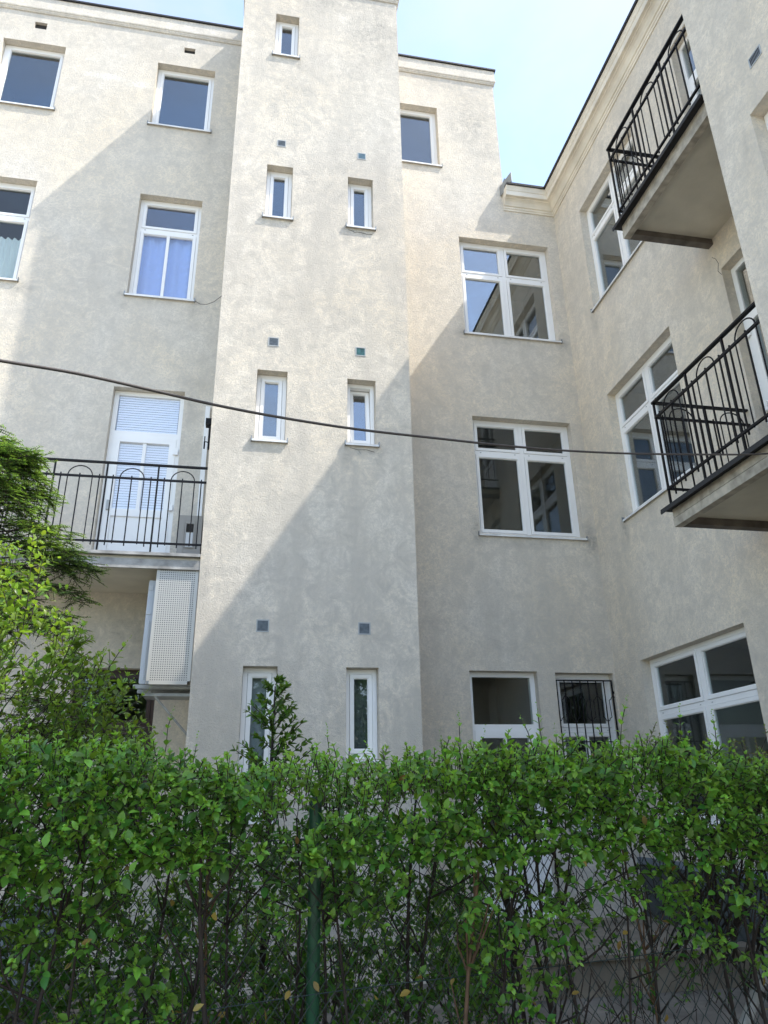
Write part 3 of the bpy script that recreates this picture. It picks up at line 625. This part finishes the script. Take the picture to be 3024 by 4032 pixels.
while x < 3.4:
    pts = []
    for k in range(nz_+1):
        z = -.135-k*hgt/2; odd = (k+i) % 2
        pts.append((x+(wdt/2 if odd else 0)+.002*math.sin(k*1.3+i), YF+(.003 if odd else -.003), z))
    mb.tube(pts, .0021, 4, cap=False); x += wdt/2; i += 1
mb.build('wire_mesh', M['wire'], t, kind='stuff')
t = thing('leaning_pole', 'pale grey pole leaning behind the fence at the right edge', 'pole', (2.45, 3.7, -1.6))
MB().tube([(1.97, 3.75, -1.6), (2.42, 3.75, -.994), (2.63, 3.75, -.714), (2.97, 3.75, -.26)], .026, 14).build('pole_shaft', M['pole'], t, smooth=True)

# ------------------------------------------------------------------ foliage
def leaf_template(wid=.60, fold=.16, droop=.18):
    ys = [0, .16, .42, .72, 1.0]; hw = [0, .62, 1.0, .68, 0]
    v = []; 
    for y, h in zip(ys, hw):
        zc = -droop*y*y; v.append((0, y, zc))
        if 0 < h: v += [(-h*wid/2, y+.03, zc+fold*h*wid/2*1.6), (h*wid/2, y+.03, zc+fold*h*wid/2*1.6)]
    # indices: 0 base; 1,2,3 ; 4,5,6 ; 7,8,9 ; 10 tip
    f = [(0, 1, 2), (0, 3, 1), (1, 4, 5), (1, 5, 2), (1, 3, 6), (1, 6, 4), (4, 7, 8), (4, 8, 5), (4, 6, 9), (4, 9, 7), (7, 10, 8), (7, 9, 10)]
    return np.array(v), np.array(f)
def needle_template():
    return np.array([(-.5, 0, 0), (.5, 0, 0), (.42, .7, -.02), (0, 1, -.06), (-.42, .7, -.02)]), np.array([(0, 1, 2), (0, 2, 4), (4, 2, 3)])
LV, LF = leaf_template(); NV, NF = needle_template()

def big_mesh(name, V, F, tint, m, parent, kind='stuff'):
    b = base_of(parent); me = bpy.data.meshes.new(name)
    V = V+np.array([-b.x, -b.y, E-b.z])
    me.vertices.add(len(V)); me.vertices.foreach_set('co', V.astype(np.float32).ravel())
    me.loops.add(F.size); me.loops.foreach_set('vertex_index', F.astype(np.int32).ravel())
    me.polygons.add(len(F)); me.polygons.foreach_set('loop_start', np.arange(0, F.size, 3, dtype=np.int32)); me.polygons.foreach_set('loop_total', np.full(len(F), 3, np.int32))
    me.update(calc_edges=True); me.validate()
    me.polygons.foreach_set('use_smooth', np.ones(len(F), bool))
    if tint is not None:
        a = me.attributes.new('tint', 'FLOAT', 'POINT'); a.data.foreach_set('value', tint.astype(np.float32))
    o = link(name, me, m, parent)
    if kind: o['kind'] = kind
    return o

class Leaves:
    def __init__(s): s.p = []; s.d = []; s.n = []; s.s = []; s.t = []; s.w = []
    def add(s, p, d, n, size, tint, wid=1.): s.p.append(p); s.d.append(d); s.n.append(n); s.s.append(size); s.t.append(tint); s.w.append(wid)
    def arrays(s):
        P, D, Nn = np.array(s.p), np.array(s.d), np.array(s.n)
        D /= np.linalg.norm(D, axis=1)[:, None]; X = np.cross(D, Nn); X /= np.linalg.norm(X, axis=1)[:, None]+1e-9; Z = np.cross(X, D)
        return P, X, D, Z, np.array(s.s), np.array(s.t), np.array(s.w)
    def mesh(s, name, m, parent, tmpl=(LV, LF), keep=None):
        P, X, D, Z, S_, T, Wd = s.arrays()
        if keep is not None: P, X, D, Z, S_, T, Wd = (a[keep] for a in (P, X, D, Z, S_, T, Wd))
        V, F = tmpl
        co = P[:, None, :]+S_[:, None, None]*(V[None, :, 0, None]*Wd[:, None, None]*X[:, None, :]+V[None, :, 1, None]*D[:, None, :]+V[None, :, 2, None]*Z[:, None, :])
        Fi = F[None]+(np.arange(len(P))*len(V))[:, None, None]
        return big_mesh(name, co.reshape(-1, 3), Fi.reshape(-1, 3), np.repeat(T, len(V)), m, parent)
    def singles(s, idx, m, parent, name='leaf'):
        P, X, D, Z, S_, T, Wd = s.arrays(); b = base_of(parent)
        me = bpy.data.meshes.new(name); me.from_pydata([tuple(v) for v in LV], [], [tuple(f) for f in LF]); me.polygons.foreach_set('use_smooth', [True]*len(LF)); me.materials.append(m)
        for i in idx:
            o = bpy.data.objects.new(name, me); C.objects.link(o); o.parent = parent; k = S_[i]
            x, y, z = X[i]*k*Wd[i], D[i]*k, Z[i]*k; p = P[i]
            o.matrix_local = Matrix(((x[0], y[0], z[0], p[0]-b.x), (x[1], y[1], z[1], p[1]-b.y), (x[2], y[2], z[2], p[2]+E-b.z), (0, 0, 0, 1)))

def unit(v): v = np.asarray(v, float); return v/(np.linalg.norm(v)+1e-9)
def shoot(lv, tw_, p, d, length, size, tint0=.1, tint1=.8, droop=.0, spacing=.023, ang=1.05, up=.85, r=.0022, bud=False):
    """a twig with opposite leaves, older and larger below, small and pale at the tip"""
    p = np.array(p, float); d = unit(d); n = max(2, int(length/spacing)); off = rng.normal()*.13; tint0 += off; tint1 += off; side = unit(np.cross(d, rng.normal(size=3))); pts = [p.copy()]; roll = rng.uniform(0, 3.1)
    for k in range(n):
        d = unit(d+rng.normal(size=3)*.06+np.array([0, 0, -droop+.03])); p = p+d*spacing*rng.uniform(.8, 1.2); pts.append(p.copy()); q = (k+1)/n
        s1 = unit(np.cross(d, side)); s2 = np.cross(d, s1); roll += 1.35+rng.normal()*.25
        for sg in (1, -1):
            if rng.random() < .07: continue
            a = s1*math.cos(roll)*sg+s2*math.sin(roll)*sg; th = ang*(1-.35*q)+rng.normal()*.18
            ld = unit(d*math.cos(th)+a*math.sin(th)+rng.normal(size=3)*.1); nn = unit(d*.55+np.array([0, -.15, up])+rng.normal(size=3)*.20)
            sz = size*(1.05-.55*q**1.6)*rng.uniform(.75, 1.2)
            lv.add(p+a*.002, ld, nn, sz, min(1, max(0, tint0+(tint1-tint0)*q**1.8+rng.normal()*.08)), rng.uniform(.85, 1.15))
    for k in range(3):
        lv.add(p, unit(d+rng.normal(size=3)*.35), unit(rng.normal(size=3)+np.array([0, -.5, .6])), size*.36, tint1)
    if tw_ is not None: tw_.append((pts, r))
    if bud:
        for k in range(9):
            b = p+d*.008*k; lv.add(b, unit(d*.4+rng.normal(size=3)), unit(rng.normal(size=3)), .008, .9, 1.6)
    return pts
def vnoise(x, z, seed=0, f=3.0):
    def h(i, j): v = math.sin(i*127.1+j*311.7+seed*74.7)*43758.5453; return v-math.floor(v)
    x *= f; z *= f; i, j = math.floor(x), math.floor(z); a, b = x-i, z-j; a = a*a*(3-2*a); b = b*b*(3-2*b)
    return (h(i, j)*(1-a)+h(i+1, j)*a)*(1-b)+(h(i, j+1)*(1-a)+h(i+1, j+1)*a)*b
def twigs_part(tw_, name, m, parent):
    mb = MB()
    for pts, r in tw_: mb.tube([pts[0]]+pts[1::2]+([pts[-1]] if len(pts) % 2 else []), r, 4, cap=False)
    b = base_of(parent)
    V = np.array(mb.v); me = bpy.data.meshes.new(name); me.from_pydata([(x-b.x, y-b.y, z+E-b.z) for x, y, z in mb.v], [], mb.f)
    o = link(name, me, m, parent); o['kind'] = 'stuff'; return o

# privet hedge
H = thing('privet_hedge', 'dense green privet hedge grown through the fence across the foreground', 'hedge', (.4, 3.5, -1.6))
lv, tw_ = Leaves(), []
ZT = lambda x: np.interp(x, [-2.6, -1.6, -1.0, -.27, .2, .62, 1.05, 1.48, 1.9, 2.2, 2.6, 3.2], [.22, .235, .235, .225, .215, .205, .225, .255, .235, .20, .17, .15])+.04*(vnoise(x, 0, 3, 5)-.5)*2
U = rng.uniform
for _ in range(1900):                                   # crown: fresh tips, and a sunlit top band put in as paler tint
    x = U(-2.6, 3.1); y = U(3.02, 3.9); z = ZT(x)-U(.06, .24)
    shoot(lv, tw_, (x, y, z), (rng.normal()*.35, -.25+rng.normal()*.35, 1), U(.05, .13), U(.034, .052), .35, 1.0)
for _ in range(2300):                                    # upper front face
    x = U(-2.6, 3.1); z = U(-.22, ZT(x)-.06)
    if vnoise(x, z, 5, 4.5) < .2: continue
    shoot(lv, tw_, (x, U(3.02, 3.22), z), (rng.normal()*.4, -.9, .35+rng.normal()*.3), U(.05, .12), U(.038, .058), .12, .7)
for _ in range(1300):                                    # inner and back
    x = U(-2.6, 3.1); z = U(-.16, ZT(x)-.1)
    if vnoise(x, z, 8, 5) < .3: continue
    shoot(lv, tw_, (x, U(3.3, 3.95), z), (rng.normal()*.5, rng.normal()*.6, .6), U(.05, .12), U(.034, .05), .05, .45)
for _ in range(2300):                                    # sparser middle and skirt
    x = U(-2.6, 3.0); z = U(-.95, -.1); dens = .22+.36*(-z-.1)/.85+(.20 if x > 1.7 and z < -.45 else .06 if x > 1.9 else 0)-(.10 if -.2 < x < 1.3 and z > -.6 else 0)
    if vnoise(x, z, 12, 3.6) < dens or (abs(x-.30) < .09 and rng.random() < .75): continue
    shoot(lv, tw_, (x, U(3.05, 3.42), z), (rng.normal()*.5, -.75, .2+rng.normal()*.4), U(.04, .10), U(.038, .058), .08, .65)
for _ in range(2600):
    x = U(-2.6, 3.0) if rng.random() < .5 else U(-2.6, 1.2); z = U(-1.0, -.1)
    if vnoise(x, z, 20, 3.6) < (.32 if x < 1.2 else .5): continue
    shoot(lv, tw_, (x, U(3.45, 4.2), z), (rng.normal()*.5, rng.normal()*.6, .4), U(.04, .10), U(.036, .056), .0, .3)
for _ in range(34):                                     # long shoots above the trimmed top
    x = U(-2.2, 3.0); shoot(lv, tw_, (x, U(3.05, 3.75), ZT(x)-.10), (rng.normal()*.22, rng.normal()*.2, 1), U(.11, .20), U(.034, .048), .3, .9, bud=rng.random() < .6, spacing=.028)
for x, zt_ in ((-.62, .44), (-.33, .36), (1.72, .40), (1.36, .36), (2.02, .42), (2.20, .36), (-.95, .38), (.95, .33)):
    shoot(lv, tw_, (x, 3.3, .08), (rng.normal()*.12, -.05, 1), zt_-.08, .048, .3, .9, bud=True, spacing=.034)
# which leaves lie nearest the camera side and in view
P_ = np.array(lv.p); S_ = np.array(lv.s)
rel = P_; cx_ = rel@_R; cy_ = rel@_U; cz_ = rel@_f
ok = (np.abs(cx_/cz_) < .515) & (np.abs(cy_/cz_) < .695) & (P_[:, 1] < 3.16)
score = np.where(ok, S_/cz_*rng.uniform(.8, 1.2, len(S_)), 0); idx = np.argsort(-score)[:300]; keep = np.ones(len(S_), bool); keep[idx] = False
lv.mesh('foliage', M['leaf'], H, keep=keep); lv.singles(idx, M['leaf1'], H)
twigs_part(tw_, 'twigs', M['bark'], H)
for k in range(46):                                     # stems
    x = -2.5+k*.122+U(-.07, .07); y = U(3.32, 3.75); lean = rng.normal()*.16; pts = []; zend = U(-.05, .1)
    for q in np.linspace(0, 1, 8): pts.append((x+lean*q+.03*math.sin(q*5+k), y+.05*math.sin(q*4+k*2), -1.6+(zend+1.6)*q))
    r0 = U(.008, .015); st = MB().tube(pts, list(np.linspace(r0, r0*.35, 8)), 7)
    for _ in range(7):
        q = U(.35, .95); i = int(q*7); a = np.array(pts[i]); b = a+np.array([rng.normal()*.16, rng.normal()*.1, U(.12, .35)]); m_ = (a+b)/2+rng.normal(size=3)*.015
        st.tube([a, m_, b], [r0*.45, r0*.35, r0*.18], 5)
    st.build('stem', M['cane'] if k % 9 == 1 else M['bark'], H, smooth=True)
lv = Leaves()
for _ in range(3300):                                   # depth of the hedge
    x = U(-2.6, 1.35); z = U(-1.35, -.05)
    if vnoise(x, z, 41, 2.6) < .12: continue
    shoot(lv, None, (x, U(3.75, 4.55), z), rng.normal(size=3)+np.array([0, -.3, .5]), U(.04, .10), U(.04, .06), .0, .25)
lv.mesh('inner_foliage', M['leaf'], H)
lv = Leaves()
for _ in range(150): lv.add((U(-2.4, 3.0), U(3.02, 3.5), U(-1.0, .18)), rng.normal(size=3)+np.array([0, -.4, -.4]), rng.normal(size=3)+np.array([0, -.6, .4]), U(.024, .045), 0, U(.7, 1.1))
lv.mesh('withered_leaves', M['dead'], H)
fine_ = []
for _ in range(850):
    x = U(-2.5, 3.0); z = U(-1.1, .02); a = np.array([x, U(3.25, 4.1), z]); d = unit((rng.normal()*.5, rng.normal()*.3, .9)); fine_.append(([a, a+d*.07, a+d*.14+rng.normal(size=3)*.02, a+d*.22+rng.normal(size=3)*.03], U(.0012, .0026)))
twigs_part(fine_, 'bare_twigs', M['bark'], H)

# tall pale shrub behind the hedge at the left
H2 = thing('tall_shrub', 'tall loose shrub with pale shoots behind the hedge at the left edge', 'shrub', (-1.5, 4.1, -1.6))
lv, tw_ = Leaves(), []
def in_shrub(px, py):
    edge = np.interp(py, [2120, 2200, 2330, 2420, 2470, 2540, 2600, 2700, 2760, 2950], [90, 175, 185, 180, 285, 330, 420, 470, 520, 560])
    return px < edge-rng.exponential(25)
def at(px, py, y): d = ray(px, py); return d*(y/d[1])
cnt = 0
while cnt < 800:
    px, py = U(-260, 560), U(2100, 3000)
    if not in_shrub(px, py) or vnoise(px/100, py/100, 31, 1.3) < .22: continue
    cnt += 1; thin = py < 2420 and rng.random() < .45
    if thin: continue
    p = at(px-12, py+22, U(3.75, 4.5)); shoot(lv, tw_, p, (.35+rng.normal()*.5, -.25+rng.normal()*.5, .75+rng.normal()*.3), U(.08, .18), U(.044, .066), .1, .95 if py < 2450 else .65, spacing=.036, r=.0018)
for k in range(44):
    b = at(U(-150, 520), U(2350, 2900), U(3.9, 4.4)); 
    if not in_shrub((b@_R)/(b@_f)*2873.6+1512, 2016-(b@_U)/(b@_f)*2873.6): continue
    a = np.array([U(-2.1, -1.1), U(3.95, 4.3), -.9]); MB().tube([a, (a+b)/2+np.array([-.06, 0, .08]), b], [.010, .006, .002], 5).build('stem', M['bark'], H2, smooth=True)
for px, py, qx, qy in ((99, 2100, 90, 2480), (20, 2180, 40, 2450), (175, 2215, 120, 2450), (285, 2470, 220, 2660), (240, 2430, 190, 2640), (486, 2515, 370, 2760), (420, 2560, 330, 2760), (390, 2620, 300, 2800), (524, 2690, 420, 2860), (560, 2740, 430, 2850), (330, 2500, 260, 2700), (60, 2230, 70, 2500)):
    y = U(3.8, 4.0); a, b = at(qx, qy, y), at(px, py, y); L_ = np.linalg.norm(b-a); shoot(lv, tw_, a, b-a, L_, .056, .25, 1., spacing=.038, bud=True, r=.0026)
P_ = np.array(lv.p); S_ = np.array(lv.s); ok = (P_[:, 0]/P_[:, 1] > -.44) & (P_[:, 1] < 4.0) & (P_[:, 2] > .3)
idx = np.argsort(-np.where(ok, S_*rng.uniform(.8, 1.2, len(S_)), 0))[:160]; keep = np.ones(len(S_), bool); keep[idx] = False
lv.mesh('foliage', M['leafy'], H2, keep=keep); lv.singles(idx, M['leafy1'], H2); twigs_part(tw_, 'twigs', M['bark'], H2)

# yew at the left edge
Yt = thing('yew_tree', 'dark yew with drooping needle sprays at the left edge before the balcony', 'tree', (-3.3, 6.2, -1.6))
MB().tube([(-3.35, 6.25, -1.6), (-3.3, 6.2, 0), (-3.25, 6.2, 1.6), (-3.2, 6.2, 3.4)], [.12, .10, .07, .02], 10).build('trunk', M['bark'], Yt, smooth=True)
lv, br_ = Leaves(), []
def spray(p, d, L_, depth=0):
    p = np.array(p, float); d = unit(d); n = max(4, int(L_/.03)); pts = [p.copy()]
    for k in range(n):
        q = k/n; d = unit(d+np.array([0, 0, -.07 if depth == 0 else -.03])+rng.normal(size=3)*.03); p = p+d*.03; pts.append(p.copy())
        s1 = unit(np.cross(d, (0, 0, 1)))
        if depth < 2 and k > 0 and (depth or k % 2):
            for sg in (1, -1): 
                if rng.random() < .8: spray(p, d*.6+s1*sg*.8+rng.normal(size=3)*.14, L_*(.42 if depth == 0 else .36)*(1-.55*q), depth+1)
        if depth > 0:
            for h in (0, .015):
                for sg in (1, -1):
                    lv.add(p+d*h, unit(s1*sg+d*.35+rng.normal(size=3)*.10), unit(np.array([0, -.3, 1])+rng.normal(size=3)*.25), U(.020, .030), min(1, max(0, q*.75*(depth > 0)+rng.normal()*.12)), 1.)
    br_.append((pts, .005 if depth == 0 else .0022))
yl = [(60, 1700, 5.6, .55), (100, 1700, 5.7, .5), (205, 1815, 5.7, .5), (325, 2070, 5.6, .62), (300, 2120, 5.5, .5), (275, 2240, 5.5, .5), (235, 2400, 5.5, .45), (215, 2360, 5.4, .5), (300, 2660, 5.4, .6), (420, 2860, 5.2, .7), (520, 2890, 5.2, .5), (250, 2740, 5.4, .7)]
while len(yl) < 84:
    py = U(1690, 2440); px = U(-220, float(np.interp(py, [1690, 1790, 1850, 1930, 1990, 2060, 2120, 2220, 2260, 2330, 2440], [80, 130, 200, 130, 110, 300, 310, 260, 215, 130, 210])))
    yl.append((px, py, U(5.3, 6.0), U(.25, .46)))
for px, py, yy, L_ in yl:
    d = ray(px, py); tip = d*(yy/d[1]); dirn = unit((.8, -.35+rng.normal()*.3, .34+rng.normal()*.12)); st = tip-dirn*L_*.93+np.array([0, 0, .06])
    spray(st, dirn, L_)
    b0 = np.array([-3.25, 6.2, min(3.2, max(-.6, st[2]-.25))])
    if px > -60: br_.append(([b0, (b0+st)/2+np.array([0, 0, .1]), st], .007))
for k in range(150):                                    # the rest of the crown round the trunk, left of the frame
    a = U(0, 6.28); z = U(-.7, 3.3); rr = (1.25-.28*max(0, z))*U(.45, 1.0); o_ = np.array([math.cos(a), math.sin(a)])
    if o_[0] > .35 and abs(o_[1]) < .8: continue
    st = np.array([-3.25+o_[0]*rr*.5, 6.2+o_[1]*rr*.5, z]); dirn = unit((o_[0], o_[1], .35)); spray(st, dirn, min(.6, rr*.6+.1))
    br_.append(([np.array([-3.25, 6.2, z-.12]), st], .007))
lv.mesh('needles', M['yew'], Yt, tmpl=(NV*np.array([.36, 1, 1]), NF)); twigs_part(br_, 'branches', M['bark'], Yt)

# young yew like sapling in front of the tower
Sp = thing('evergreen_sapling', 'dark evergreen sapling rising above the hedge before the narrow tower window', 'sapling', (.30, 4.6, -1.6))
d = ray(1085, 2670); tp = d*(4.6/d[1]); lv, br_ = Leaves(), []
MB().tube([(tp[0]-.02, 4.6, -1.6), (tp[0]-.01, 4.6, 0), (tp[0], 4.6, tp[2]-.05)], [.02, .014, .004], 7).build('stem', M['bark'], Sp, smooth=True)
for q in np.linspace(0, 1, 14):
    z = tp[2]-.04-q*.62; R_ = .04+.27*q**.75
    for k in range(2 if q < .3 else 3):
        a = U(0, 6.28); dd = (math.cos(a), math.sin(a), .9-.3*q); L_ = R_*U(.7, 1.2)
        pts = [np.array([tp[0], 4.6, z])+unit(dd)*L_*s for s in (0, .5, 1)]; br_.append((pts, .003))
        for s in np.linspace(.3, 1, 5):
            for _ in range(5): lv.add(pts[0]+unit(dd)*L_*s, unit(np.array(dd)+rng.normal(size=3)*.8), unit(rng.normal(size=3)*.5+np.array([0, 0, 1])), U(.034, .052), U(0, .6)*s, .7)
lv.mesh('foliage', M['sap'], Sp); twigs_part(br_, 'twigs', M['bark'], Sp)

# twiggy olive shrub at the right end
Tw = thing('twiggy_shrub', 'twiggy shrub with small olive leaves at the right end of the hedge', 'shrub', (2.7, 3.9, -1.6))
lv, tw_ = Leaves(), []
for k in range(30):
    a = np.array([U(2.15, 2.75), U(3.75, 4.1), -.75]); b = np.array([U(2.2, 3.3), U(3.6, 4.1), U(.0, .34)]); m_ = (a+b)/2+rng.normal(size=3)*.06
    MB().tube([a, m_, b], [.007, .005, .002], 5).build('stem', M['bark'], Tw, smooth=True)
    for q in np.linspace(.45, 1, 12): p = a+(b-a)*q; shoot(lv, tw_, p, rng.normal(size=3)*.7+np.array([.1, -.2, .6]), U(.06, .15), U(.020, .032), .1, .7, spacing=.02, r=.0016)
lv.mesh('foliage', M['twigleaf'], Tw); twigs_part(tw_, 'twigs', M['cane'], Tw)

# low garden bushes between hedge and house
for (x, y, z, r, lab) in ((.75, 5.6, -.85, .62, 'bright green low bush behind the hedge at the foot of the tower'), (-.75, 5.5, -.8, .68, 'leafy low bush left of the tower seen through the hedge'), (1.62, 5.9, -.95, .45, 'small bush between the tower and the concrete landing'), (-2.3, 5.6, -.85, .7, 'broad low bush at the far left behind the hedge'), (.0, 5.3, -.80, .60, 'dense bush behind the hedge just left of the green post'), (-1.5, 5.2, -.85, .66, 'dense bush behind the hedge below the brown window')):
    bs = thing('garden_bush', lab, 'bush', (x, y, -1.6), 'low bushes behind the hedge'); lv, tw_ = Leaves(), []
    for k in range(6): a = (x+rng.normal()*.05, y, -1.6); MB().tube([a, (x+rng.normal()*r*.5, y+rng.normal()*.2, z+.2)], [.012, .004], 5).build('stem', M['bark'], bs)
    for _ in range(300):
        v = unit(rng.normal(size=3))*r*U(.3, 1.0); shoot(lv, tw_, (x+v[0], y+v[1]*.8, z+v[2]*1.0), v+np.array([0, -.2, .4]), U(.06, .14), U(.045, .065), .2, .8, spacing=.03)
    lv.mesh('foliage', M['bush'], bs); twigs_part(tw_, 'twigs', M['bark'], bs)

# grey cabinet seen through the hedge at lower left
t = thing('ground_unit', 'blue grey ventilated cabinet on the ground seen through the hedge at lower left', 'cabinet', (-2.0, 7.4, -1.6))
MB().box(W_, -2.35, -1.45, 7.3, 7.75, -1.45, -.72).build('casing', M['bluegrey'], t)
MB().box(W_, -2.38, -1.42, 7.26, 7.78, -.718, -.68).build('lid', M['zinc'], t)
for q in range(14): MB().box(W_, -2.25, -1.95, 7.285, 7.298, -1.3+q*.036, -1.28+q*.036).build('louvre', M['slate'], t)
for x in (-2.3, -1.55): MB().box(W_, x, x+.08, 7.35, 7.7, -1.6, -1.451).build('foot', M['concrete'], t)

# unseen trees added behind the camera to darken garden light and low pane reflections
for i, (x, y, h, r) in enumerate(((-3.2, -13, 5.6, 2.4), (.4, -12, 5.4, 2.3), (3.6, -12.5, 5.2, 2.2))):
    tr = thing('added_tree', ('broad', 'tall', 'slender')[i]+' leafy tree added unseen behind the viewer', 'tree', (x, y, -1.6), 'added trees behind the camera')
    MB().tube([(x, y, -1.6), (x+.1, y, h*.3), (x, y+.1, h*.75)], [.2, .14, .05], 9).build('trunk', M['bark'], tr, smooth=True)
    lv = Leaves()
    cl = [unit(rng.normal(size=3))*r*U(.3, 1) for _ in range(46)]
    for c in cl:
        for _ in range(70):
            p = np.array([x, y, h*.55])+c*np.array([1, 1, 1.15])+rng.normal(size=3)*.34; lv.add(p, unit(rng.normal(size=3)), unit(rng.normal(size=3)+np.array([0, 0, .6])), U(.16, .26), U(0, .7), 1.3)
    lv.mesh('crown', M['tree'], tr)
